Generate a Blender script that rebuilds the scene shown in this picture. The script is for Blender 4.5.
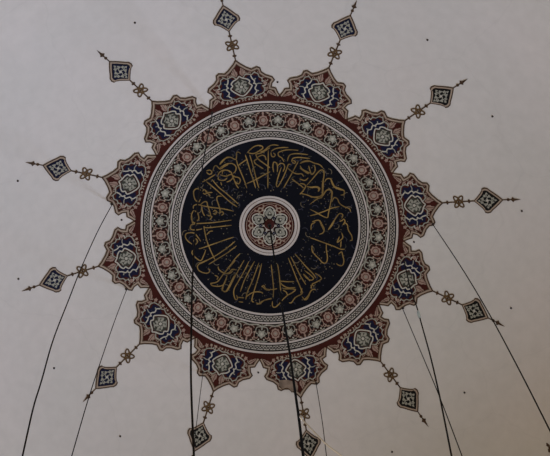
import bpy, math, random
from mathutils import Vector, Matrix
from mathutils.geometry import delaunay_2d_cdt

for _o in list(bpy.data.objects):
    bpy.data.objects.remove(_o)
scene = bpy.context.scene
COL = scene.collection
PI = math.pi
random.seed(7)

# ------------------------------------------------------------------ camera
# The visitor stands on the floor, a little off the axis of the dome, and looks up at its crown.
APEX = 17.6                       # height of the crown above the floor
camd = bpy.data.cameras.new('camera')
cam = bpy.data.objects.new('camera', camd)
COL.objects.link(cam)
camd.sensor_width = 36.0
camd.lens = 1000.0 / 550.0 * 36.0
camd.clip_start = 0.05
camd.clip_end = 200
right = Vector((0.99999989, 0.0, 0.000470552))
down = Vector((0.0000928994, 0.98031775, -0.197426171))
fwd = Vector((-0.000461291, 0.19742619, 0.980317645))
mw = Matrix((right, -down, -fwd)).transposed().to_4x4()
mw.translation = Vector((0.095354, -3.179944, APEX - 16.0))
cam.matrix_world = mw
scene.camera = cam

# ------------------------------------------------------------------ world, light, exposure
world = bpy.data.worlds.new('world')
scene.world = world
world.use_nodes = True
world.node_tree.nodes['Background'].inputs[0].default_value = (0.80, 0.86, 1.0, 1)
world.node_tree.nodes['Background'].inputs[1].default_value = 0.02

def area(name, loc, target, size, energy, color):
    l = bpy.data.lights.new(name, 'AREA')
    l.shape = 'DISK'; l.size = size; l.energy = energy; l.color = color
    o = bpy.data.objects.new(name, l)
    COL.objects.link(o)
    o.location = loc
    o.rotation_euler = (Vector(target) - Vector(loc)).to_track_quat('-Z', 'Y').to_euler()
    return o

# daylight thrown up from the bright floor of the prayer hall
area('hall_daylight', (0.0, -0.5, 0.6), (0, 0, APEX), 7.0, 640, (1.0, 0.835, 0.585))
# cool daylight entering at the foot of the dome, from the lower-right side of the picture
win = area('window_daylight', (3.35, 4.1, 9.8), (-3.5, -3.9, 13.2), 1.6, 283, (0.65, 0.77, 1.0))
win.data.spread = math.radians(125)
scene.view_settings.view_transform = 'Standard'
scene.view_settings.look = 'None'
scene.view_settings.gamma = 1.0
scene.view_settings.use_curve_mapping = False
scene.view_settings.exposure = 0.0

# ------------------------------------------------------------------ materials
def mat(name, col, rough=0.75, metal=0.0, var=0.0, scale=30.0, spec=0.3):
    m = bpy.data.materials.new(name)
    m.use_nodes = True
    nt = m.node_tree
    b = nt.nodes['Principled BSDF']
    b.inputs['Base Color'].default_value = (*col, 1)
    b.inputs['Roughness'].default_value = rough
    b.inputs['Metallic'].default_value = metal
    b.inputs['Specular IOR Level'].default_value = spec
    if var:
        tc = nt.nodes.new('ShaderNodeTexCoord')
        no = nt.nodes.new('ShaderNodeTexNoise')
        no.inputs['Scale'].default_value = scale
        no.inputs['Detail'].default_value = 4
        nt.links.new(tc.outputs['Object'], no.inputs['Vector'])
        mr = nt.nodes.new('ShaderNodeMapRange')
        mr.inputs[1].default_value = 0.3; mr.inputs[2].default_value = 0.7
        mr.inputs[3].default_value = 1 - var; mr.inputs[4].default_value = 1 + var
        nt.links.new(no.outputs['Fac'], mr.inputs[0])
        mx = nt.nodes.new('ShaderNodeVectorMath'); mx.operation = 'SCALE'
        mx.inputs[0].default_value = col
        nt.links.new(mr.outputs[0], mx.inputs['Scale'])
        nt.links.new(mx.outputs[0], b.inputs['Base Color'])
    return m

M = {
    'white': mat('old_white_paint', (0.50, 0.475, 0.455), var=0.10, scale=4),
    'ring': mat('ring_white_paint', (0.50, 0.455, 0.44), var=0.06, scale=3),
    'chain': mat('braid_grey_paint', (0.38, 0.355, 0.325), var=0.12, scale=5),
    'black': mat('black_paint', (0.010, 0.009, 0.009), spec=0.1),
    'navy': mat('navy_ground_paint', (0.0050, 0.0058, 0.0105), var=0.15, scale=2, spec=0.06),
    'navy2': mat('blue_cartouche_paint', (0.011, 0.012, 0.034), spec=0.06),
    'navyline': mat('faint_blue_scroll_paint', (0.045, 0.046, 0.070), spec=0.1),
    'gold': mat('gold_lettering_paint', (0.22, 0.14, 0.040), var=0.45, scale=5),
    'golddot': mat('dull_gold_paint', (0.15, 0.12, 0.075), var=0.3, scale=8),
    'maroon': mat('maroon_paint', (0.052, 0.0120, 0.0090), var=0.15, scale=3, spec=0.08),
    'maroon2': mat('dark_maroon_paint', (0.034, 0.0160, 0.0125), var=0.15, scale=4, spec=0.08),
    'pink': mat('dusty_pink_paint', (0.30, 0.20, 0.165), var=0.12, scale=6),
    'sage': mat('sage_grey_paint', (0.29, 0.285, 0.245), var=0.12, scale=6),
    'sagedark': mat('deep_sage_paint', (0.035, 0.036, 0.027), var=0.12, scale=6),
    'pale': mat('pale_outline_paint', (0.45, 0.43, 0.38), var=0.1, scale=6),
    'tan': mat('tan_border_paint', (0.34, 0.265, 0.21), var=0.12, scale=5),
    'brown': mat('dark_brown_paint', (0.060, 0.032, 0.016), var=0.2, scale=6),
    'bronze': mat('bronze_brown_paint', (0.13, 0.075, 0.030), var=0.2, scale=6),
    'stain': mat('bare_damp_plaster', (0.22, 0.165, 0.13), var=0.35, scale=9),
    'cable': mat('dark_steel_cable', (0.012, 0.010, 0.0095), rough=0.85, spec=0.08),
    'maincable': mat('blue_black_power_cable', (0.006, 0.0075, 0.010), rough=0.8, spec=0.1),
    'whitecable': mat('white_cord', (0.80, 0.76, 0.72), rough=0.5),
    'iron': mat('dark_iron', (0.055, 0.045, 0.045), rough=0.7, metal=0.0),
    'redcap': mat('dark_red_cap', (0.060, 0.012, 0.010), rough=0.5),
    'painted_glint': mat('pale_turquoise_painted_glint', (0.78, 0.95, 0.95), rough=0.25),  # bright colour standing in for a glint on the thick right cable
}

# plaster of the dome: off-white, softly mottled, with hairline cracks
def plaster():
    m = bpy.data.materials.new('dome_plaster')
    m.use_nodes = True
    nt = m.node_tree; N = nt.nodes; L = nt.links
    b = N['Principled BSDF']
    b.inputs['Roughness'].default_value = 0.6
    b.inputs['Specular IOR Level'].default_value = 0.25
    tc = N.new('ShaderNodeTexCoord')
    n1 = N.new('ShaderNodeTexNoise'); n1.inputs['Scale'].default_value = 0.55; n1.inputs['Detail'].default_value = 3
    n2 = N.new('ShaderNodeTexNoise'); n2.inputs['Scale'].default_value = 7.0; n2.inputs['Detail'].default_value = 5
    for n in (n1, n2):
        L.new(tc.outputs['Object'], n.inputs['Vector'])
    r = N.new('ShaderNodeValToRGB')
    r.color_ramp.elements[0].position = 0.3; r.color_ramp.elements[0].color = (0.60, 0.585, 0.575, 1)
    r.color_ramp.elements[1].position = 0.7; r.color_ramp.elements[1].color = (0.645, 0.61, 0.605, 1)
    L.new(n1.outputs['Fac'], r.inputs[0])
    mr = N.new('ShaderNodeMapRange')
    mr.inputs[1].default_value = 0.3; mr.inputs[2].default_value = 0.7
    mr.inputs[3].default_value = 0.965; mr.inputs[4].default_value = 1.03
    L.new(n2.outputs['Fac'], mr.inputs[0])
    # hairline cracks
    v = N.new('ShaderNodeTexVoronoi'); v.feature = 'DISTANCE_TO_EDGE'; v.inputs['Scale'].default_value = 0.42
    wn = N.new('ShaderNodeTexNoise'); wn.inputs['Scale'].default_value = 1.6; wn.inputs['Detail'].default_value = 4
    L.new(tc.outputs['Object'], wn.inputs['Vector'])
    va = N.new('ShaderNodeVectorMath'); va.operation = 'ADD'
    vs = N.new('ShaderNodeVectorMath'); vs.operation = 'SCALE'; vs.inputs['Scale'].default_value = 0.5
    L.new(wn.outputs['Color'], vs.inputs[0]); L.new(vs.outputs[0], va.inputs[0]); L.new(tc.outputs['Object'], va.inputs[1])
    L.new(va.outputs[0], v.inputs['Vector'])
    cr = N.new('ShaderNodeMapRange')
    cr.inputs[1].default_value = 0.0; cr.inputs[2].default_value = 0.007
    cr.inputs[3].default_value = 0.96; cr.inputs[4].default_value = 1.0
    L.new(v.outputs['Distance'], cr.inputs[0])
    mm = N.new('ShaderNodeMath'); mm.operation = 'MULTIPLY'
    L.new(mr.outputs[0], mm.inputs[0]); L.new(cr.outputs[0], mm.inputs[1])
    sc = N.new('ShaderNodeVectorMath'); sc.operation = 'SCALE'
    L.new(r.outputs['Color'], sc.inputs[0]); L.new(mm.outputs[0], sc.inputs['Scale'])
    L.new(sc.outputs[0], b.inputs['Base Color'])
    return m
M['plaster'] = plaster()
M['stone'] = mat('dark_veined_stone', (0.16, 0.135, 0.11), rough=0.6, var=0.2, scale=2)
M['floor'] = mat('red_carpet', (0.20, 0.05, 0.04), rough=0.95, var=0.2, scale=3)

# ------------------------------------------------------------------ the shape of the dome
R = 1 / 0.1863
U = 0.016          # one drawing unit: 16 mm of painted plaster
RC = 4.15          # beyond this radius the dome runs on as a steep cone
def drop(r):
    if r <= RC:
        return R - math.sqrt(R * R - r * r)
    s = math.sqrt(R * R - RC * RC)
    return R - s + (r - RC) * RC / s
def on_dome(x, y, lift=0.0):
    """point (x, y) in metres on the inner face of the dome, raised off it by lift"""
    r = math.hypot(x, y)
    rr = min(r, RC)
    k = rr / R / max(r, 1e-6)
    n = Vector((-x * k, -y * k, -math.sqrt(R * R - rr * rr) / R))
    return Vector((x, y, APEX - drop(r))) + n * lift
def P(r, deg):
    a = math.radians(deg)
    return (r * math.cos(a), r * math.sin(a))

class Sheet:
    """collects painted shapes, in drawing units about the crown, and links them as one mesh"""
    def __init__(self):
        self.v = []; self.f = []; self.m = []; self.mats = []
    def mi(self, name):
        if name not in self.mats:
            self.mats.append(name)
        return self.mats.index(name)
    def add(self, vs, fs, name, layer):
        o = len(self.v); k = self.mi(name)
        for x, y in vs:
            self.v.append((x, y, layer))
        for f in fs:
            self.f.append([i + o for i in f]); self.m.append(k)
    def ring(self, r0, r1, name, layer, n=288, seg=1, a0=0, a1=360):
        full = a1 - a0 >= 360
        cols = n if full else n + 1
        vs = []; fs = []
        for j in range(seg + 1):
            r = r0 + (r1 - r0) * j / seg
            for i in range(cols):
                vs.append(P(r, a0 + (a1 - a0) * i / n))
        for j in range(seg):
            for i in range(n):
                a = j * cols + i; b = j * cols + (i + 1) % cols
                fs.append((a, b, b + cols, a + cols))
        self.add(vs, fs, name, layer)
    def line(self, pts, w, name, layer, closed=False, smooth=0, taper=False):
        pts = [Vector(p) for p in pts]
        if smooth:
            pts = spline(pts, smooth, closed)
        # cut long runs so that the ribbon follows the curve of the dome
        q = []
        n = len(pts)
        for i in range(n if closed else n - 1):
            a = pts[i]; b = pts[(i + 1) % n]
            k = max(1, int((b - a).length / 4.0) + 0)
            for t in range(k):
                q.append(a.lerp(b, t / k))
        if not closed:
            q.append(pts[-1])
        pts = q; n = len(pts)
        if n < 2:
            return
        vs = []; fs = []
        for i in range(n):
            if closed:
                a = pts[i - 1]; b = pts[(i + 1) % n]
            else:
                a = pts[max(0, i - 1)]; b = pts[min(n - 1, i + 1)]
            d1 = (pts[i] - a); d2 = (b - pts[i])
            d1 = d1.normalized() if d1.length > 1e-6 else d2.normalized()
            d2 = d2.normalized() if d2.length > 1e-6 else d1
            t = d1 + d2
            t = t.normalized() if t.length > 1e-3 else d1
            c = max(0.55, t.dot(d1))
            ww = w
            if taper:
                e = min(i, n - 1 - i) / max(1, n - 1)
                ww = w * min(1, 0.45 + e * 5)
            s = Vector((-t.y, t.x)) * (ww / 2 / c)
            vs.append(pts[i] + s); vs.append(pts[i] - s)
        for i in range(n if closed else n - 1):
            j = (i + 1) % n
            fs.append((2 * i, 2 * j, 2 * j + 1, 2 * i + 1))
        self.add([(v.x, v.y) for v in vs], fs, name, layer)
    def fill(self, pts, name, layer, step=6.0):
        pts = [Vector(p) for p in pts]
        # cut long edges
        q = []
        for i in range(len(pts)):
            a = pts[i]; b = pts[(i + 1) % len(pts)]
            k = max(1, int((b - a).length / step))
            for t in range(k):
                q.append(a.lerp(b, t / k))
        n = len(q)
        xs = [p.x for p in q]; ys = [p.y for p in q]
        inner = []
        y = min(ys) + step / 2
        while y < max(ys):
            x = min(xs) + step / 2
            while x < max(xs):
                if inside(x, y, q):
                    inner.append(Vector((x, y)))
                x += step
            y += step
        res = delaunay_2d_cdt(q + inner, [], [list(range(n))], 1, 1e-5)
        self.add([(v.x, v.y) for v in res[0]], [list(f) for f in res[2]], name, layer)
    def blob(self, x, y, r, name, layer, n=10, lobes=0, amp=0.2, rot=0, sx=1, sy=1):
        pts = []
        for i in range(n):
            a = 2 * PI * i / n
            k = r * (1 + (amp * math.cos(lobes * a) if lobes else 0))
            px = k * math.cos(a) * sx; py = k * math.sin(a) * sy
            pts.append((x + px * math.cos(rot) - py * math.sin(rot), y + px * math.sin(rot) + py * math.cos(rot)))
        self.add([(x, y)] + pts, [(0, 1 + i, 1 + (i + 1) % n) for i in range(n)], name, layer)
    def turned(self, deg, base=None):
        s = Sheet(); s.f = self.f; s.m = self.m; s.mats = self.mats
        c, q = math.cos(math.radians(deg)), math.sin(math.radians(deg))
        s.v = [(x * c - y * q, x * q + y * c, l) for x, y, l in self.v]
        return s
    def link(self, name, parent=None, origin=None):
        me = bpy.data.meshes.new(name)
        vs = [on_dome(x * U, y * U, 0.004 + 0.0022 * l) for x, y, l in self.v]
        o = origin if origin is not None else Vector((0, 0, APEX))
        me.from_pydata([v - o for v in vs], [], self.f)
        # every painted face looks down into the hall
        for p in me.polygons:
            p.use_smooth = False
        me.update()
        flip = [p.index for p in me.polygons if p.normal.z > 0]
        if flip:
            import bmesh
            bm = bmesh.new(); bm.from_mesh(me); bm.faces.ensure_lookup_table()
            bmesh.ops.reverse_faces(bm, faces=[bm.faces[i] for i in flip])
            bm.to_mesh(me); bm.free()
        for m in self.mats:
            me.materials.append(M[m])
        for p, k in zip(me.polygons, self.m):
            p.material_index = k
        ob = bpy.data.objects.new(name, me)
        COL.objects.link(ob)
        if parent is None:
            ob.location = o
        else:
            ob.parent = parent
            ob.location = o - Vector(world_loc(parent))
        return ob

def world_loc(o):
    v = Vector(o.location)
    while o.parent:
        o = o.parent; v = v + Vector(o.location)
    return v
def inside(x, y, q):
    c = False; j = len(q) - 1
    for i in range(len(q)):
        if (q[i].y > y) != (q[j].y > y) and x < (q[j].x - q[i].x) * (y - q[i].y) / (q[j].y - q[i].y) + q[i].x:
            c = not c
        j = i
    return c
def spline(pts, k, closed=False):
    out = []; n = len(pts)
    for i in range(n if closed else n - 1):
        p1 = pts[i]; p2 = pts[(i + 1) % n]
        p0 = pts[i - 1] if (closed or i > 0) else p1
        p3 = pts[(i + 2) % n] if (closed or i < n - 2) else p2
        for t in range(k):
            s = t / k
            out.append(0.5 * ((2 * p1) + (p2 - p0) * s + (2 * p0 - 5 * p1 + 4 * p2 - p3) * s * s + (3 * p1 - p0 - 3 * p2 + p3) * s ** 3))
    if not closed:
        out.append(pts[-1])
    return out
def empty(name, loc, parent=None):
    o = bpy.data.objects.new(name, None)
    COL.objects.link(o)
    o.empty_display_size = 0.2
    o.location = loc
    if parent: o.parent = parent
    return o
def tag(o, label=None, cat=None, group=None, kind=None):
    if label: o['label'] = label
    if cat: o['category'] = cat
    if group: o['group'] = group
    if kind: o['kind'] = kind
    return o
def raw(name, vs, fs, m, parent=None, loc=(0, 0, 0), smooth=True):
    me = bpy.data.meshes.new(name)
    me.from_pydata(vs, [], fs)
    me.materials.append(M[m])
    for p in me.polygons: p.use_smooth = smooth
    me.update()
    o = bpy.data.objects.new(name, me)
    COL.objects.link(o)
    o.location = loc
    if parent: o.parent = parent
    return o

# ------------------------------------------------------------------ the setting
def dome():
    nr, na = 110, 300
    RM = 5.6
    vs = [(0, 0, APEX)]; fs = []
    for j in range(1, nr + 1):
        r = RM * j / nr
        for i in range(na):
            a = 2 * PI * i / na
            vs.append((r * math.cos(a), r * math.sin(a), APEX - drop(r)))
    for i in range(na):
        fs.append((0, 1 + (i + 1) % na, 1 + i))
    for j in range(nr - 1):
        for i in range(na):
            a = 1 + j * na + i; b = 1 + j * na + (i + 1) % na
            fs.append((a, b, b + na, a + na))
    o = raw('ceiling', vs, fs, 'plaster')
    tag(o, kind='structure')
    # the drum and wall below, down to the floor
    z0 = APEX - drop(RM)
    n = 96; vs = []; fs = []
    for z in (z0, 0.0):
        for i in range(n):
            a = 2 * PI * i / n
            vs.append((RM * math.cos(a), RM * math.sin(a), z))
    for i in range(n):
        fs.append((i, (i + 1) % n, n + (i + 1) % n, n + i))
    tag(raw('wall_drum', vs, fs, 'stone'), kind='structure')
    vs = [(0, 0, 0)] + [(RM * math.cos(2 * PI * i / n), RM * math.sin(2 * PI * i / n), 0) for i in range(n)]
    tag(raw('floor', vs, [(0, 1 + i, 1 + (i + 1) % n) for i in range(n)], 'floor'), kind='structure')
dome()

# centre lines of the letter strokes, tenths of a drawing unit about the crown
STROKES = [[-676,-465,-632,-486,-577,-519,-544,-540],[-630,-577,-597,-587,-576,-564,-599,-542,-630,-565],[-565,-575,-553,-620,-531,-631,-510,-608,-489,-596,-456,-618,-412,-640],[-499,-641,-476,-675,-443,-702,-410,-713,-393,-713],[-523,-517,-500,-562,-456,-584,-413,-577,-396,-560],[-512,-517,-513,-489,-480,-477,-447,-481,-425,-504],[-491,-460,-481,-425],[-494,-641,-471,-669,-427,-713,-384,-713,-340,-690,-329,-718,-328,-757,-312,-768,-285,-751],[-330,-689,-319,-638,-293,-570,-261,-490,-229,-391],[-314,-627,-264,-666,-220,-694],[-242,-739,-221,-671,-189,-557,-157,-455,-141,-391],[-198,-739,-166,-625,-134,-489,-107,-390],[-220,-762,-176,-806,-132,-831,-83,-831,-67,-806,-111,-772,-165,-750,-220,-762],[-138,-750,-122,-704,-78,-665,-24,-625,5,-602],[-138,-744,-89,-755,-45,-778,5,-811],[-122,-710,-78,-733,-45,-721,-34,-682],[-155,-682,-144,-648,-101,-619,-62,-591],[-155,-676,-117,-699],[-12,-783,-13,-681,-16,-568,-17,-390],[-234,-438,-146,-477,-57,-528,5,-562],[-494,-607,-461,-629,-428,-646,-374,-650,-336,-616,-342,-570,-364,-548],[-496,-539,-474,-527,-431,-521,-387,-537,-354,-514,-310,-502,-294,-473,-311,-439,-344,-457,-365,-503,-386,-560,-429,-583,-468,-573,-474,-539],[-354,-525,-387,-480,-432,-458],[-355,-480,-333,-422,-312,-392],[-94,-767,-51,-783,-7,-823,37,-840,91,-834],[15,-772,58,-800,124,-812,189,-812],[86,-761,146,-784,211,-790,287,-785],[86,-761,91,-727,124,-704,146,-665],[15,-766,20,-727,42,-716,58,-738,37,-755],[42,-557,34,-613,42,-659,69,-653,80,-614,78,-557],[86,-625,108,-648,141,-642,152,-608,135,-563],[119,-608,91,-523,69,-431,86,-409,136,-500,168,-580,190,-637,217,-637],[288,-672,256,-609,213,-523,169,-443,141,-391],[179,-671,192,-722,222,-745,288,-751,386,-741],[223,-666,233,-700,288,-712,404,-702],[179,-603,234,-558,278,-541,322,-542,345,-514],[234,-683,261,-666,245,-649,228,-666],[310,-650,343,-667,404,-674],[305,-627,327,-593,377,-565,406,-549],[224,-489,268,-456,312,-422,346,-393],[301,-490,356,-474,389,-503],[305,-648,337,-671,392,-678,446,-656,501,-640,534,-607],[392,-627,404,-582,426,-537,458,-583,447,-639],[305,-603,349,-569,393,-542],[373,-422,427,-485,481,-555,513,-584,540,-579,546,-528,532,-437,533,-357,528,-293],[373,-410,417,-406,472,-412,505,-396,494,-362],[307,-443,351,-433,362,-405,329,-353,307,-329],[307,-341,374,-325,440,-304,506,-311,533,-334],[553,-460,574,-495,612,-496,635,-451,657,-418,712,-397,750,-376,745,-341],[544,-335,571,-375,603,-388,625,-366,621,-296],[407,-398,473,-405,495,-388,490,-360],[543,-480,539,-389,535,-321,518,-292],[408,-306,474,-297,513,-292],[409,-227,475,-279,529,-309,572,-373,610,-380,632,-352,618,-255,597,-141,587,-95,543,-105,465,-148,410,-175],[410,-107,476,-126,564,-162,630,-193,706,-213],[614,-482,648,-415,702,-389,746,-379,747,-339,714,-332],[629,-256,650,-302,683,-292,705,-247,749,-215,804,-194,817,-161],[594,36,632,-29,675,-98,707,-139,740,-129,729,-89],[708,-60,730,-67,751,-84,763,-57,741,-22],[433,-45,499,-64,521,-25,550,38],[510,-64,533,-20,555,25,544,65,506,83],[422,40,427,-17,466,-40],[659,-69,632,-12,599,29],[412,120,478,141,567,172,656,202,722,227,766,225],[578,171,579,239,590,317,580,368,546,375,502,332,468,299,435,255,434,199],[731,58,743,108,710,143,689,156,710,98],[727,142,722,210],[701,279,733,255,745,299,756,343,745,388,712,395,679,375],[752,-51,785,-30,797,26,830,81,836,126,814,132],[-633,-469,-569,-411,-483,-329,-396,-247,-330,-198],[-578,-491,-514,-409,-428,-333,-319,-229],[-673,-369,-656,-385,-630,-361,-646,-339,-670,-351],[-635,-356,-575,-354],[-646,-368,-614,-338,-598,-321],[-689,-380,-726,-399,-759,-377,-760,-326,-745,-280,-713,-262,-696,-290],[-703,-228,-659,-260,-632,-254,-627,-208],[-769,-191,-763,-224,-725,-234,-660,-215,-573,-197,-463,-180,-364,-153],[-687,-221,-677,-153,-656,-112],[-632,-242,-611,-173,-596,-116],[-764,-179,-786,-135,-787,-78,-766,-49,-739,-53],[-758,-173,-726,-144,-716,-86,-739,-65],[-483,-312,-521,-313,-533,-285,-517,-227,-502,-170,-508,-125],[-573,-155,-551,-166,-535,-148,-552,-126,-573,-138],[-507,-136,-480,-152,-469,-129,-491,-113],[-629,-117,-585,-104,-607,-71],[-786,-126,-784,-70,-777,-41],[-387,-62,-575,-41,-761,-35,-799,-14,-794,20,-740,28,-685,20],[-387,-8,-520,3,-641,10,-668,-8],[-668,-8,-648,106,-621,197,-589,277,-556,346],[-642,84,-609,51,-576,46],[-786,173,-829,137,-852,96,-844,63,-806,54,-762,61,-730,102,-698,149],[-774,145,-752,118,-731,147,-753,180],[-366,115,-466,146,-577,182,-688,217,-721,221],[-355,161,-422,215,-534,291,-634,343,-722,383],[-339,206,-434,277,-534,336,-623,388],[-781,235,-787,268,-743,321,-700,345,-672,296,-649,236],[-303,286,-356,341,-401,403],[-583,322,-661,352,-716,377,-736,409,-716,449,-661,474,-623,471,-611,443,-633,431],[-528,413,-517,447,-473,477,-417,490,-372,457],[-354,363,-406,417,-473,493,-529,563,-573,578,-601,582,-584,605,-518,614,-473,599,-451,561,-434,506],[-562,501,-529,519,-540,546],[-355,497,-384,552,-429,639,-456,671,-484,653,-473,626],[-507,460,-463,484,-418,480,-384,447,-340,454],[-351,353,-407,408,-463,484],[-261,355,-306,432,-362,531,-407,619,-441,667,-480,660,-485,633,-440,518],[-211,367,-261,467,-318,566,-362,642,-368,697,-351,752,-329,742,-340,709],[-155,368,-205,457,-262,567,-301,677],[-110,385,-149,491,-183,579,-228,678,-245,755],[-82,391,-104,491,-138,602,-172,712,-183,767,-161,783],[-245,733,-194,695,-138,679,-82,685,-71,702],[-138,789,-104,800,-59,768,4,746],[-76,625,-37,658,4,664],[-323,731,-262,738],[-318,775,-273,781],[-85,630,-58,617,-38,650,23,657,77,647],[16,403,29,524,40,644,36,736],[-99,788,-45,762,23,749],[29,775,29,821,56,834,97,801,144,748,191,708],[81,396,97,497,106,590,114,670],[104,570,171,576,252,575],[104,577,131,610,184,636,265,634],[137,663,171,682,191,708,265,654,137,649],[191,334,225,415,279,548,319,640,333,692,265,733,225,786,198,787],[218,320,265,414,319,520,373,605],[258,290,319,359,413,464],[346,493,386,532,413,564],[413,690,386,743,359,754,339,731],[333,639,319,692],[343,391,437,482,477,534],[357,458,410,496,451,535,424,556,384,537,343,498],[464,481,531,532,477,574,437,595,451,615],[471,647,431,655,397,709,357,749,337,724],[424,602,431,642]]
# cable lines in metres
CP = {
 "A": [(-0.891, -1.872, 17.184), (-0.78, -1.637, 13.89), (-0.699, -1.398, 11.637), (-0.608, -1.125, 9.866), (-0.544, -0.92, 8.894), (-0.496, -0.754, 8.256), (-0.43, -0.546, 7.605), (-0.421, -0.515, 7.521), (-0.367, -0.307, 7.008), (-0.312, -0.05, 6.496)],
 "B": [(-2.464, -0.468, 16.978), (-2.325, -0.455, 14.993), (-2.171, -0.436, 13.024), (-2.037, -0.417, 11.559), (-1.922, -0.395, 10.303), (-1.799, -0.372, 9.302), (-1.734, -0.356, 8.736), (-1.619, -0.327, 7.938), (-1.496, -0.286, 7.067), (-1.385, -0.231, 6.247)],
 "C": [(-2.28, 0.913, 17.005), (-2.202, 0.938, 15.376), (-2.108, 0.976, 13.52), (-2.048, 1.006, 12.421), (-1.977, 1.042, 11.349), (-1.954, 1.055, 11.008), (-1.872, 1.115, 9.733), (-1.801, 1.196, 8.526)],
 "D": [(-1.074, 2.301, 16.961), (-1.068, 2.309, 16.657), (-1.025, 2.361, 14.921), (-1.011, 2.378, 14.469), (-0.954, 2.459, 12.613), (-0.905, 2.569, 10.89)],
 "E": [(-0.002, -0.024, 17.6), (0.073, -0.005, 15.425), (0.181, 0.032, 12.59), (0.236, 0.055, 11.358), (0.265, 0.076, 10.509), (0.295, 0.1, 9.668), (0.312, 0.124, 9.025), (0.314, 0.127, 8.947), (0.34, 0.176, 7.922), (0.365, 0.241, 6.96)],
 "F": [(0.754, 2.464, 16.941), (0.782, 2.507, 15.497), (0.79, 2.549, 14.331), (0.806, 2.634, 12.557), (0.824, 2.747, 10.892)],
 "H": [(2.132, 1.225, 17.004), (2.121, 1.245, 15.885), (2.122, 1.268, 14.756), (2.124, 1.305, 13.311), (2.108, 1.36, 11.69), (2.101, 1.423, 10.354), (2.104, 1.507, 9.08)],
 "I": [(2.16, 0.498, 17.121), (2.03, 0.52, 15.416), (2.006, 0.531, 14.673), (1.956, 0.545, 13.799), (1.893, 0.568, 12.686), (1.809, 0.598, 11.498), (1.696, 0.646, 10.102), (1.603, 0.702, 8.929), (1.521, 0.776, 7.825)],
 "J": [(2.564, -0.16, 16.945), (2.496, -0.135, 14.223), (2.432, -0.107, 12.197), (2.348, -0.072, 10.421), (2.277, -0.032, 9.071), (2.23, 0.009, 8.071), (2.194, 0.064, 7.12)],
 "G": [(0.314, 0.101, 9.661), (0.496, 0.118, 9.177), (0.615, 0.127, 8.947), (0.988, 0.159, 8.236), (1.501, 0.215, 7.3)],
}

# ------------------------------------------------------------------ the painted medallion
PHI = math.degrees(-1.757)        # direction of the first petal
crown = Vector((0, 0, APEX))
med = empty('painted_medallion', crown)
tag(med, 'large round painted medallion with gold calligraphy on navy, ringed by maroon petals, on the dome', 'painting')

def circle_pts(r, n, k=0):
    return [P(r, 360 * i / n + k) for i in range(n)]

# gold-lettered navy panel
s = Sheet(); s.ring(29.5, 90.4, 'navy', 2, n=240, seg=10)
panel = s.link('calligraphy_panel', med)
s = Sheet()
for st in STROKES:
    pts = [(st[i] / 10, st[i + 1] / 10) for i in range(0, len(st), 2)]
    s.line(pts, 1.06, 'gold', 4, smooth=4, taper=True)
let = s.link('lettering', panel)
tag(let, 'interlaced gold calligraphy strokes')
# dots and faint scrolls filling the ground between the letters
s = Sheet()
for i in range(620):
    r = math.sqrt(random.uniform(36 ** 2, 83 ** 2)); a = random.uniform(0, 360)
    x, y = P(r, a)
    s.blob(x, y, random.uniform(0.35, 0.65), random.choice(['golddot', 'golddot', 'navyline', 'sagedark']), 3, n=6)
for i in range(120):
    r = math.sqrt(random.uniform(37 ** 2, 86 ** 2)); a = random.uniform(0, 360)
    x, y = P(r, a); h = random.uniform(0, 2 * PI); k = random.choice((-1, 1)); pts = []
    for t in range(6):
        pts.append((x, y)); x += 1.5 * math.cos(h); y += 1.5 * math.sin(h); h += 0.45 * k
    s.line(pts, 0.55, random.choice(['navyline', 'navyline', 'golddot', 'sagedark']), 3)
tag(s.link('filling_scrolls', panel), kind='stuff')

# roundel at the crown
s = Sheet()
s.ring(28.7, 30.9, 'ring', 4, n=120)
s.ring(28.1, 28.7, 'brown', 4, n=120)
s.ring(25.6, 28.1, 'ring', 4, n=120)
s.ring(24.9, 25.6, 'black', 4, n=120)
s.ring(0.01, 25.0, 'maroon', 3, n=90, seg=4)
s.ring(23.3, 23.8, 'tan', 4, n=120)
ros = s.link('roundel', med)
s = Sheet()
for k in range(6):
    a = PHI + 11 + 60 * k
    # palmette lobes round the hub
    c = P(12.6, a); rot = math.radians(a)
    s.blob(*c, 5.6, 'black', 5, n=20, lobes=4, amp=0.08, rot=rot, sx=1.15, sy=1.0)
    s.blob(*c, 4.5, 'sage', 6, n=20, lobes=4, amp=0.12, rot=rot, sx=1.15, sy=0.95)
    s.blob(*P(12.2, a), 2.3, 'sagedark', 7, n=12, lobes=3, amp=0.25, rot=rot)
    s.blob(*P(13.0, a), 1.0, 'pale', 8, n=8)
    pts = [P(4.5, a - 14), P(7.5, a - 34), P(12.5, a - 29), P(17.5, a - 15), P(19.8, a), P(17.5, a + 15), P(12.5, a + 29), P(7.5, a + 34), P(4.5, a + 14)]
    s.line(pts, 1.15, 'pale', 7, smooth=4)
    s.line([P(17.6, a - 30), P(20.5, a - 18), P(22.3, a), P(20.5, a + 18), P(17.6, a + 30)], 0.6, 'pink', 7, smooth=4)
    b = a + 30
    s.blob(*P(18.9, b), 3.0, 'tan', 6, n=18, lobes=5, amp=0.25, rot=math.radians(b), sx=0.85, sy=1.3)
    s.blob(*P(18.9, b), 1.3, 'maroon', 7, n=8, sy=1.3, rot=math.radians(b))
    s.blob(*P(9.0, b), 1.4, 'navy2', 7, n=6, rot=math.radians(b), sx=1.6)
    for q in (-13, 13):
        s.blob(*P(21.6, b + q), 1.1, 'pink', 7, n=6)
        s.blob(*P(16.3, b + q * 1.1), 0.9, 'pale', 8, n=6)
s.ring(4.2, 5.0, 'pale', 7, n=24)
s.link('arabesque', ros)

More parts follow.
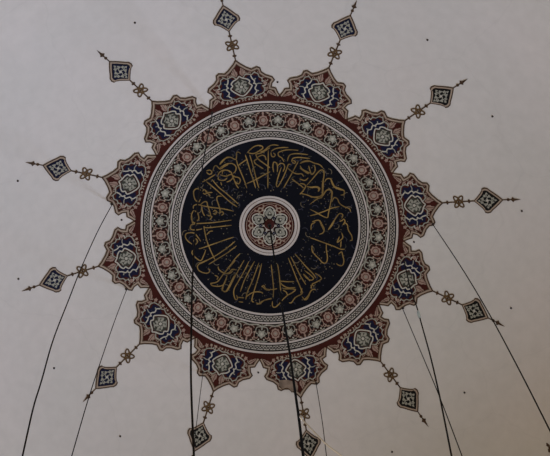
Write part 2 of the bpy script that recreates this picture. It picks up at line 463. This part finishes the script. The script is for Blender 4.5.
# braided bands
def braid(name, edges, c0, c1, label):
    s = Sheet()
    for r0, r1, m in edges:
        s.ring(r0, r1, m, 3, n=300)
    s.ring(c0, c1, 'chain', 3, n=300)
    ob = s.link(name, med)
    tag(ob, label)
    rm = (c0 + c1) / 2; n = int(round(2 * PI * rm / 6.4)); amp = (c1 - c0) / 2 - 1.0
    s = Sheet()
    for sg in (0, 1):
        pts = []
        for i in range(n * 8):
            a = 360 * i / (n * 8)
            pts.append(P(rm + amp * math.sin(2 * PI * i / 8 + sg * PI), a))
        s.line(pts, 0.72, 'black', 4, closed=True)
    for i in range(2 * n):
        for q in (-1, 1):
            if (i % 2 == 0) == (q > 0):
                s.blob(*P(rm + q * ((c1 - c0) / 2 - 0.3), 360 * (i + 0.5) / (2 * n)), 0.55, 'black', 5, n=5)
    s.link('braid', ob)
braid('braided_band', [(126.4, 128.3, 'ring'), (125.0, 126.4, 'black'), (119.8, 120.9, 'black'), (118.1, 119.8, 'ring')], 120.9, 125.0, 'outer white-edged braided band')
braid('braided_band', [(98.4, 99.9, 'ring'), (97.3, 98.4, 'black'), (91.6, 92.8, 'black'), (89.7, 91.6, 'ring')], 92.8, 97.3, 'inner white-edged braided band')

# floral band: 24 pink blossoms alternate with 24 sage ones
RF = 109.0
s = Sheet(); s.ring(99.8, 118.1, 'maroon2', 2, n=300, seg=3)
fb = s.link('floral_band', med)
def uv(u, v, deg):
    return P(RF + v, deg + math.degrees(u / RF))
s = Sheet()
for k in range(24):
    d = PHI + 7.5 + 15 * k
    for q in (1, -1):
        def L(pts, w, m, lay, sm=4):
            s.line([uv(q * u, v, d) for u, v in pts], w, m, lay, smooth=sm)
        L([(14.27, -3), (14.2, -5.5), (11.8, -7.2), (8, -7.9), (4, -7.4), (0, -6.6)], 1.3, 'sage', 4)
        L([(13.0, -6), (9.2, -5.4), (8.0, -2.5), (8.8, 0.4), (10.6, 0.6), (11.0, -1.5)], 0.9, 'sage', 4)
        L([(8.2, -2.5), (6.9, 1.4), (7.6, 4.6), (9.8, 5.2), (10.5, 3.6)], 0.8, 'pink', 4)
        L([(6.9, 3.4), (5.4, 7.4), (2.6, 8.2)], 0.8, 'pink', 4)
        L([(14.27, 7.6), (11.5, 8.3), (8.4, 7.7)], 0.95, 'sage', 4)
        L([(5.8, -5.6), (6.3, -2.6), (5.6, 2.2), (4.0, 5.6)], 1.1, 'maroon', 3)
        L([(9.6, -1.9), (9.9, -3.7), (12.0, -3.6)], 1.3, 'black', 3)
        L([(7.9, 3.0), (9.0, 2.2), (11.0, 2.0)], 1.3, 'black', 3)
        L([(5.2, 7.0), (6.6, 3.2), (6.2, -1.6), (7.2, -5.0)], 1.3, 'black', 3)
        L([(3.2, -8.6), (0, -8.3)], 1.0, 'black', 3)
        L([(10.2, 7.0), (6.6, 8.6)], 1.0, 'black', 3)
        L([(5.6, -6.4), (2.5, -5.9)], 0.9, 'black', 3)
        L([(6.0, -4.4), (4.6, -6.0), (2.2, -6.4)], 0.8, 'pink', 4)
        L([(5.4, 4.8), (6.2, 6.6), (8.2, 6.4)], 0.8, 'tan', 4)
        L([(11.0, -3.0), (12.4, -1.8), (11.8, -0.2)], 0.8, 'sage', 4)
        s.blob(*uv(q * 6.6, -0.4, d), 0.9, 'tan', 5, n=6)
        s.blob(*uv(q * 4.4, 7.6, d), 0.9, 'tan', 5, n=6)
        s.blob(*uv(q * 11.6, 6.4, d), 0.9, 'pale', 5, n=6)
        s.blob(*uv(q * 9.6, -7.9, d), 0.8, 'pale', 5, n=6)
vines = s.link('scroll_vines', fb)
def copy_tree(o, parent=None):
    c = o.copy(); COL.objects.link(c); c.parent = parent
    for ch in [x for x in bpy.data.objects if x.parent == o]:
        copy_tree(ch, c)
    return c
for k in range(24):
    d = PHI + 7.5 + 15 * k; rot = math.radians(d)
    s = Sheet(); x, y = uv(0, 0.3, d)
    s.blob(x, y, 5.7, 'maroon', 3, n=24, lobes=8, amp=0.07, rot=rot)
    s.blob(x, y, 4.5, 'pink', 5, n=32, lobes=8, amp=0.09, rot=rot, sx=1.1)
    s.line([(x + 2.9 * math.cos(t * PI / 6), y + 2.9 * math.sin(t * PI / 6)) for t in range(12)], 0.6, 'maroon', 6, closed=True)
    s.blob(x, y, 1.2, 'sage', 6, n=8)
    s.blob(*uv(0, 7.2, d), 1.5, 'pink', 5, n=8, rot=rot, sx=1.2, sy=0.7)
    tag(s.link('blossom', fb), 'dusty pink blossom')
    d += 7.5; rot = math.radians(d)
    s = Sheet(); x, y = uv(0, 1.2, d)
    s.blob(x, y, 4.0, 'black', 4, n=20, lobes=5, amp=0.12, rot=rot)
    s.blob(x, y, 3.5, 'sage', 5, n=30, lobes=5, amp=0.2, rot=rot)
    s.blob(x, y, 1.3, 'pale', 6, n=8)
    s.line([uv(0, -2.6, d), uv(0, -8.6, d)], 0.9, 'sage', 5)
    tag(s.link('blossom', fb), 'sage grey blossom')

# maroon collar and the twelve petals
s = Sheet(); s.ring(128.2, 131.5, 'maroon', 1, n=300)
s.link('collar', med)
HALF = [(0, 171.2), (1.2, 167.3), (3.1, 163.0), (4.6, 160.8), (6.5, 162.6), (7.6, 161.2), (8.0, 157.2), (9.3, 154.6),
        (11.8, 152.4), (12.7, 149.4), (11.8, 146.2), (11.5, 142.5), (13.3, 141.6), (14.0, 138.2), (15.0, 134.6)]
def rel(pts_deg):
    return [P(r, a) for a, r in pts_deg]
outline = [(-a, r) for a, r in reversed(HALF)] + HALF[1:]
def inset(pts, d):
    out = []
    n = len(pts)
    for i in range(n):
        p = Vector(pts[i]); a = Vector(pts[max(0, i - 1)]); b = Vector(pts[min(n - 1, i + 1)])
        t1 = (p - a).normalized() if i > 0 else (b - p).normalized()
        t2 = (b - p).normalized() if i < n - 1 else t1
        t = (t1 + t2).normalized(); c = max(0.6, t.dot(t1))
        out.append(p + Vector((-t.y, t.x)) * d / c)
    return out
def make_petal(deg):
    s = Sheet()
    o = rel(outline)
    base = [P(130.5, 15 - 30 * i / 10) for i in range(11)]
    s.fill(o + base, 'maroon', 0)
    ob = s.turned(deg).link('petal', med)
    # border: dark edge, tan ribbon, dark inner line
    s = Sheet()
    s.line(inset(o, 0.3), 1.25, 'brown', 4)
    s.line(inset(o, 1.6), 1.7, 'tan', 3)
    s.line(inset(o, 2.75), 0.8, 'brown', 4)
    s.turned(deg).link('border', ob)
    # blue cartouche with pale interlace, sage heart
    s = Sheet()
    V = lambda pts: [(v, u) for u, v in pts]       # u across, v outwards from the crown
    for q in (1, -1):
        m = lambda pts: V([(q * u, v) for u, v in pts])
        s.fill(m([(4.6, 151.6), (9, 154.6), (14, 153.4), (18.4, 152.6), (17.4, 149.0), (20.6, 145), (18, 141.4), (19.4, 137.2), (13.4, 135.2), (6.4, 137), (9.5, 142), (8.6, 147)]), 'navy2', 2)
        s.line(m([(0, 155.4), (2.6, 153.2), (6.6, 151.6), (9.0, 149.2), (8.0, 147.0), (10.4, 144.5), (8.2, 141.4), (6, 139.4), (3, 137.0), (0, 135.8)]), 1.2, 'pale', 4, smooth=3)
        s.line(m([(3.4, 153.4), (6.2, 156.0), (9.4, 155.6), (12.4, 155.0), (14.6, 156.4), (18.0, 154.6), (18.8, 151.4), (21.2, 149.6), (20.4, 146.6)]), 0.95, 'sage', 4, smooth=3)
        s.line(m([(20.0, 142.4), (21.6, 139.6), (20.2, 136.0), (16.6, 134.6), (13.4, 134.0), (10.4, 135.0), (7.6, 133.4), (4.2, 134.4), (0, 133.6)]), 0.95, 'sage', 4, smooth=3)
        s.line(m([(20.4, 146.6), (22.4, 146.6), (24.4, 144.4), (22.4, 142.0), (20.0, 142.4)]), 0.9, 'pale', 4, smooth=3)
        s.line(m([(11.0, 154.4), (11.8, 151.0), (13.6, 148.2), (12.0, 145.6)]), 1.15, 'pale', 4, smooth=3)
        s.line(m([(12.6, 147.0), (14.6, 144.2), (12.6, 141.2), (13.8, 138.2), (11.2, 135.6)]), 1.15, 'pale', 4, smooth=3)
        s.line(m([(14.4, 144.6), (17.0, 145.4), (20.4, 144.4)]), 0.8, 'sage', 4, smooth=2)
        s.line(m([(13.0, 149.4), (15.4, 150.6)]), 0.9, 'sage', 4)
        s.line(m([(13.4, 139.4), (15.8, 138.0)]), 0.9, 'sage', 4)
        for (u, v, r) in ((11.2, 158.6, 1.3), (19.6, 156.4, 1.5), (23.2, 144.4, 1.9), (23.0, 150.8, 1.3), (21.0, 133.0, 1.7), (11.6, 131.6, 1.2), (24.8, 139.0, 1.4), (5.0, 131.6, 1.0), (16.6, 131.4, 1.2), (15.4, 157.6, 0.9)):
            s.blob(v, q * u, r, 'tan' if r < 1.25 else 'pink', 4, n=15, lobes=5, amp=0.3)
        for (u, v, u2, v2) in ((11.2, 158.6, 10.9, 156.0), (19.6, 156.4, 17.6, 154.2), (21.0, 133.0, 19.8, 136.0), (23.0, 150.8, 20.2, 149.2), (24.8, 139.0, 20.8, 140.9), (11.6, 131.6, 11.4, 135.4), (16.6, 131.4, 15.4, 135.0)):
            s.line(m([(u, v), (u2, v2)]), 0.7, 'tan', 3)
    s.fill(V([(0, 153.2), (4.2, 151), (7.4, 148.8), (6.7, 146.8), (8.4, 144.5), (6.6, 141.9), (3.4, 139.2), (0, 137.2), (-3.4, 139.2), (-6.6, 141.9), (-8.4, 144.5), (-6.7, 146.8), (-7.4, 148.8), (-4.2, 151)]), 'sagedark', 3)
    # small tan curls scattered over the maroon ground
    for q in (1, -1):
        for u, v, a0 in ((5.5, 159.6, 0.5), (14.5, 159.0, 2.0), (22.4, 154.0, 0.0), (25.6, 147.6, 1.0), (26.8, 141.8, 2.5), (24.4, 134.4, 4.0), (27.2, 137.6, 0.3), (13.8, 131.4, 3.0), (8.2, 131.2, 3.6), (2.0, 131.6, 3.0), (8.6, 157.6, 1.0)):
            pts = [(v + (0.5 + 0.32 * t) * math.cos(a0 + 0.9 * t), q * (u + (0.5 + 0.32 * t) * math.sin(a0 + 0.9 * t))) for t in range(5)]
            s.line(pts, 0.7, 'tan', 4)
    for k in range(8):
        a = k * PI / 4 + PI / 8
        s.blob(144.9 + 3.7 * math.cos(a), 4.1 * math.sin(a), 1.5, 'sage', 4, n=10, sx=1.35, sy=0.75, rot=a + 0.5)
    for q in (1, -1):
        s.line(V([(q * 1.5, 151.2), (q * 3.4, 149.6), (q * 5.8, 148.6)]), 0.9, 'sage', 4)
        s.line(V([(q * 1.5, 138.8), (q * 3.6, 140.6), (q * 6.4, 143.2)]), 0.9, 'sage', 4)
    s.blob(144.9, 0, 1.5, 'pale', 5, n=15, lobes=5, amp=0.25)
    s.turned(deg).link('cartouche', ob)
    # leaves towards the tip and into the two valleys
    for q in (1, -1):
        for (u, v, ln, w, a, mm) in ((3.7, 159.8, 10.0, 4.8, 0.16, 'pink'), (6.3, 157.2, 4.0, 2.2, 1.1, 'tan'), (28.2, 133.2, 10.5, 3.4, 2.32, 'pink'), (22.8, 138.0, 3.6, 2.4, 1.5, 'tan')):
            s = Sheet()
            ca, sa = math.cos(a), math.sin(a)
            pts = []
            for (f, g) in ((-0.5, 0), (-0.3, 0.45), (-0.05, 0.5), (0.05, 0.32), (0.25, 0.3), (0.5, 0), (0.25, -0.3), (0.05, -0.32), (-0.05, -0.5), (-0.3, -0.45)):
                dv, du = f * ln, g * w
                pts.append((v + dv * ca - du * sa, q * (u + dv * sa + du * ca)))
            s.fill(pts, mm, 3)
            s.line([(v - 0.4 * ln * ca, q * (u - 0.4 * ln * sa)), (v + 0.3 * ln * ca, q * (u + 0.3 * ln * sa))], 0.45, 'maroon2', 4)
            s.turned(deg).link('leaf', ob)
    return ob
petals = [make_petal(PHI + 30 * k) for k in range(12)]
tag(petals[6], 'petal with a patch of its left edge lost to bare plaster')
# lost paint along one petal
s = Sheet()
s.fill([P(156.6, 86.6), P(160.2, 85.6), P(160.4, 83.2), P(164.0, 82.3), P(164.2, 80.0), P(160, 79.6), P(156, 80.6), P(153.4, 83.0), P(153.0, 86)], 'stain', 6, step=3)
s.line([P(158.4, 86.6), P(161.5, 85.2), P(161.8, 83.0), P(165.0, 82.0)], 0.7, 'brown', 7)
tag(s.link('bare_plaster', petals[6]), 'brownish patch of bare plaster')

# ------------------------------------------------------------------ twelve painted pendants round the medallion
CLOCK = ['twelve', 'one', 'two', 'three', 'four', 'five', 'six', 'seven', 'eight', 'nine', 'ten', 'eleven']
EXTRA = {0: 'cut by the top edge', 4: 'cable crossing its tip', 6: 'half behind the thick central cable',
         7: 'crossed by the upright left cable', 8: 'cable along its outer corner', 9: 'cable across its knot'}
def pendant(k):
    deg = PHI + 30 * k
    base = on_dome(*[c * U for c in P(172, deg)])
    root = empty('painted_pendant', base)
    c = CLOCK[k]
    lab = 'painted diamond pendant at %s o\'clock of the medallion' % c
    if k in EXTRA: lab += ', ' + EXTRA[k]
    tag(root, lab, 'ornament', 'painted pendants radiating from the medallion')
    def put(s, name, par): return s.turned(deg).link(name, par)
    for a, b in ((170.6, 181.2), (188.8, 198.2)):
        s = Sheet()
        m_ = (a + b) / 2 - (0.9 if a < 180 else -0.3)
        s.line([(a, 0), (b, 0)], 1.3, 'brown', 2)
        s.line([(m_, -1.9), (m_, 1.9)], 1.2, 'brown', 3)
        s.blob(m_, 0, 1.4, 'brown', 3, n=8)
        put(s, 'stem', root)
    # interlaced knot: two crossed ovals make the open loops, a small one lies along the stem
    s = Sheet()
    for ang, la, lb in ((57, 6.3, 1.7), (-57, 6.3, 1.7), (0, 3.6, 1.2)):
        c, q = math.cos(math.radians(ang)), math.sin(math.radians(ang))
        pts = []
        for i in range(28):
            t = 2 * PI * i / 28
            ex = la * math.cos(t); ey = lb * math.sin(t) * (1 + 0.35 * abs(math.cos(t)))
            pts.append((185.0 + ex * c - ey * q, ex * q + ey * c))
        s.line(pts, 1.3, 'brown', 3, closed=True)
        s.line(pts, 0.5, 'bronze', 4, closed=True)
    s.blob(185.0, 0, 0.9, 'brown', 3, n=8)
    put(s, 'knot', root)
    # lobed diamond
    o = [(197.4, 0), (200.6, 3.4), (203.6, 7.0), (205.2, 9.6), (205.6, 11.8), (207.8, 12.7), (210.4, 12.0), (212.4, 9.7), (215.4, 7.0), (218.6, 3.8), (222.0, 0)]
    o = [Vector(p) for p in o] + [Vector((x, -y)) for x, y in reversed(o[1:-1])]
    cx = 209.2
    sc = lambda f: [Vector((cx + (p.x - cx) * f, p.y * f)) for p in o]
    s = Sheet()
    s.fill(sc(1.0), 'brown', 2, step=5)
    s.fill(sc(0.90), 'tan', 3, step=5)
    s.fill(sc(0.78), 'black', 4, step=5)
    s.fill(sc(0.72), 'black' if k in (2, 3, 4, 5, 6, 7) else 'navy2', 5, step=5)
    dia = put(s, 'diamond', root)
    s = Sheet()
    for i in range(4):
        a = i * PI / 2
        for rr, da, z in ((4.3, 0.45, 1.35), (4.6, -0.42, 1.1), (6.6, 0.0, 1.0)):
            s.blob(cx + rr * math.cos(a + da), rr * math.sin(a + da), z, 'sage', 6, n=12, lobes=3, amp=0.3, rot=a)
        s.line([(cx + 1.4 * math.cos(a - 0.4), 1.4 * math.sin(a - 0.4)), (cx + 3.0 * math.cos(a + 0.1), 3.0 * math.sin(a + 0.1)), (cx + 5.2 * math.cos(a - 0.1), 5.2 * math.sin(a - 0.1)), (cx + 5.9 * math.cos(a - 0.5), 5.9 * math.sin(a - 0.5))], 0.75, 'sage', 6, smooth=3)
    s.blob(cx, 0, 1.3, 'pale', 6, n=10, lobes=5, amp=0.2)
    put(s, 'blossom_spray', dia)
    # arrow-like finial
    s = Sheet()
    s.line([(221.6, 0), (229, 0)], 1.05, 'brown', 2)
    s.blob(225.6, 0, 1.3, 'brown', 3, n=8, sy=1.1)
    s.fill([(227.0, 0), (228.2, 1.0), (229.2, 2.6), (230.4, 1.1), (235.4, 0), (230.4, -1.1), (229.2, -2.6), (228.2, -1.0)], 'brown', 3, step=4)
    put(s, 'finial', root)
    return root
for k in range(12):
    pendant(k)

# dark tip of another ornament reaching in at the lower right corner
s = Sheet()
dd = 34.0
q0 = P(299, 33.9)
for u, v in ((-0.6, -2.0), (0.2, 2.0)):
    s.blob(q0[0] + u, q0[1] + v, 1.3, 'brown', 3, n=10, lobes=3, amp=0.25)
s.fill([(q0[0] - 0.6, q0[1] - 1.6), (q0[0] + 9, q0[1] - 1.2), (q0[0] + 9, q0[1] + 1.2), (q0[0] - 0.2, q0[1] + 1.6)], 'brown', 2, step=4)
tag(s.link('painted_finial', None, on_dome(q0[0] * U, q0[1] * U)), 'small dark painted tip of a further ornament at the lower right edge', 'ornament')

# ------------------------------------------------------------------ small iron anchors in the plaster
def lathe(prof, n=12):
    vs = []; fs = []
    for r, z in prof:
        for i in range(n):
            vs.append((r * math.cos(2 * PI * i / n), r * math.sin(2 * PI * i / n), z))
    for j in range(len(prof) - 1):
        for i in range(n):
            a = j * n + i; b = j * n + (i + 1) % n
            fs.append((a, b, b + n, a + n))
    fs.append(list(range(n))); fs.append(list(range((len(prof) - 1) * n, len(prof) * n))[::-1])
    return vs, fs
HOOKS = [(234.5, -120.4, 'upper left, between the ten and eleven o\'clock pendants'), (234.5, -53.0, 'upper right, between the one and two o\'clock pendants'),
         (234.5, -30.6, 'right, just below the two o\'clock pendant tip'), (234.8, -8.0, 'far right, just below the three o\'clock pendant tip'),
         (234.7, 14.8, 'right, just above the four o\'clock pendant tip'), (235.1, 37.6, 'lower right, between the four and five o\'clock pendants'),
         (235.6, 59.8, 'near the bottom edge, below the five o\'clock pendant'), (236, 127.4, 'lower left, below the eight o\'clock pendant'),
         (236, 149.8, 'lower left, beside the leftmost cable'), (235.6, 172.3, 'far left, above the nine o\'clock pendant tip'),
         (237, -165.1, 'far left, below the ten o\'clock pendant tip'),
         (147.0, -86.9, 'in the notch between the twelve and one o\'clock petals'), (146.1, 94.5, 'in the notch between the six and seven o\'clock petals'),
         (143.5, 4.1, 'in the notch between the three and four o\'clock petals'), (146.1, -175.2, 'in the notch between the nine and ten o\'clock petals')]
hv, hf = lathe([(0.017, 0.0), (0.017, 0.006), (0.010, 0.009), (0.009, 0.016), (0.011, 0.020), (0.004, 0.024)])
hook_mesh = None
for r, a, where in HOOKS:
    x, y = P(r * U, a)
    p = on_dome(x, y, -0.002); n = (on_dome(x, y, 1.0) - on_dome(x, y)).normalized()
    if hook_mesh is None:
        o = raw('ceiling_anchor', hv, hf, 'iron'); hook_mesh = o.data
    else:
        o = bpy.data.objects.new('ceiling_anchor', hook_mesh); COL.objects.link(o)
    o.location = p
    o.rotation_euler = n.to_track_quat('Z', 'Y').to_euler()
    tag(o, 'tiny dark iron anchor, ' + where, 'anchor', 'iron anchors in the dome plaster')

# ------------------------------------------------------------------ the cables that carry the chandelier below
def tube(pts, rad, k=6, n=8):
    pts = [Vector(p) for p in pts]
    pts = spline3(pts, k)
    vs = []; fs = []
    for i, p in enumerate(pts):
        t = (pts[min(i + 1, len(pts) - 1)] - pts[max(i - 1, 0)]).normalized()
        a = t.cross(Vector((0, 1, 0))).normalized(); b = t.cross(a)
        for j in range(n):
            w = 2 * PI * j / n
            vs.append(p + a * rad * math.cos(w) + b * rad * math.sin(w))
    for i in range(len(pts) - 1):
        for j in range(n):
            a = i * n + j; b = i * n + (j + 1) % n
            fs.append((a, b, b + n, a + n))
    fs.append(list(range(n))); fs.append([(len(pts) - 1) * n + j for j in range(n)][::-1])
    return vs, fs
def spline3(pts, k):
    out = []
    for i in range(len(pts) - 1):
        p0 = pts[max(0, i - 1)]; p1 = pts[i]; p2 = pts[i + 1]; p3 = pts[min(len(pts) - 1, i + 2)]
        for t in range(k):
            s = t / k
            out.append(0.5 * ((2 * p1) + (p2 - p0) * s + (2 * p0 - 5 * p1 + 4 * p2 - p3) * s * s + (3 * p1 - p0 - 3 * p2 + p3) * s ** 3))
    out.append(pts[-1])
    return out
CABLES = [
 ('A', 0.0075, 'cable', 'long dark cable crossing the left of the medallion and hanging straight down'),
 ('B', 0.0065, 'cable', 'leftmost dark cable, curving from the ten o\'clock petal to the lower left corner'),
 ('C', 0.0060, 'cable', 'thin dark cable from the nine o\'clock petal down past the eight o\'clock pendant'),
 ('D', 0.0050, 'cable', 'short very thin cable from the seven o\'clock petal, slanting behind the upright left cable'),
 ('E', 0.0120, 'maincable', 'thickest blue-black cable hanging from the centre of the roundel'),
 ('F', 0.0058, 'cable', 'thin dark cable just right of the six o\'clock pendant'),
 ('H', 0.0064, 'cable', 'thin dark cable from the four o\'clock petal crossing the thicker one beside it'),
 ('I', 0.0090, 'cable', 'thick dark cable on the right with a painted pale turquoise glint near its top'),
 ('J', 0.0066, 'cable', 'rightmost dark cable, running from the three o\'clock petal to the right edge'),
 ('G', 0.0065, 'whitecable', 'short white cord leaving the thick central cable at the bottom'),
]
for key, rad, m, lab in CABLES:
    pts = CP[key]
    p0 = Vector(pts[0])
    if key not in 'EG':
        p0 = on_dome(p0.x, p0.y, 0.035); pts = [tuple(p0)] + pts[1:]
    root = empty('hanging_cable', p0)
    tag(root, lab, 'cable', None if key in 'EG' else 'dark chandelier cables hung from the dome')
    vs, fs = tube([Vector(p) - p0 for p in pts], rad)
    raw('wire', vs, fs, m, root)
    if key not in 'EG':
        n = (on_dome(p0.x, p0.y, 1.0) - on_dome(p0.x, p0.y)).normalized()
        vs, fs = lathe([(0.022, -0.037), (0.022, -0.026), (0.009, -0.022), (0.009, -0.004), (0.015, 0.0), (0.012, 0.012), (0.004, 0.016)])
        h = raw('hook', vs, fs, 'iron', root)
        h.rotation_euler = n.to_track_quat('Z', 'Y').to_euler()
    if key == 'G':
        vs, fs = lathe([(0.016, -0.02), (0.019, -0.015), (0.019, 0.015), (0.016, 0.02)])
        raw('clip', vs, fs, 'whitecable', root)
    if key == 'I':  # the cable's glint, modelled as an added bright piece round the wire
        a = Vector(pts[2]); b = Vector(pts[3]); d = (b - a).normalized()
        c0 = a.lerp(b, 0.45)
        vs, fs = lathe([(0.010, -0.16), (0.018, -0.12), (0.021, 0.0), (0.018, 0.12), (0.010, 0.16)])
        h = raw('painted_glint', vs, fs, 'painted_glint', root, loc=c0 - p0)
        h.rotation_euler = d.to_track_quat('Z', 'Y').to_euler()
        tag(h, 'pale turquoise glint, modelled as a bright piece')

# dark red rose at the crown from which the main cable hangs
root = empty('ceiling_rose', crown)
tag(root, 'small dark red cap at the centre of the roundel where the thick cable starts', 'ceiling fitting')
vs, fs = lathe([(0.085, 0.0), (0.082, -0.03), (0.062, -0.05), (0.035, -0.062), (0.030, -0.11), (0.018, -0.12)], 24)
ob = raw('cap', vs, fs, 'redcap', root)
ob.location = (-0.002, -0.024, -0.012)
vs, fs = lathe([(0.030, -0.112), (0.034, -0.125), (0.034, -0.15), (0.026, -0.16)], 16)
ob = raw('collar', vs, fs, 'iron', root)
ob.location = (-0.002, -0.024, -0.012)
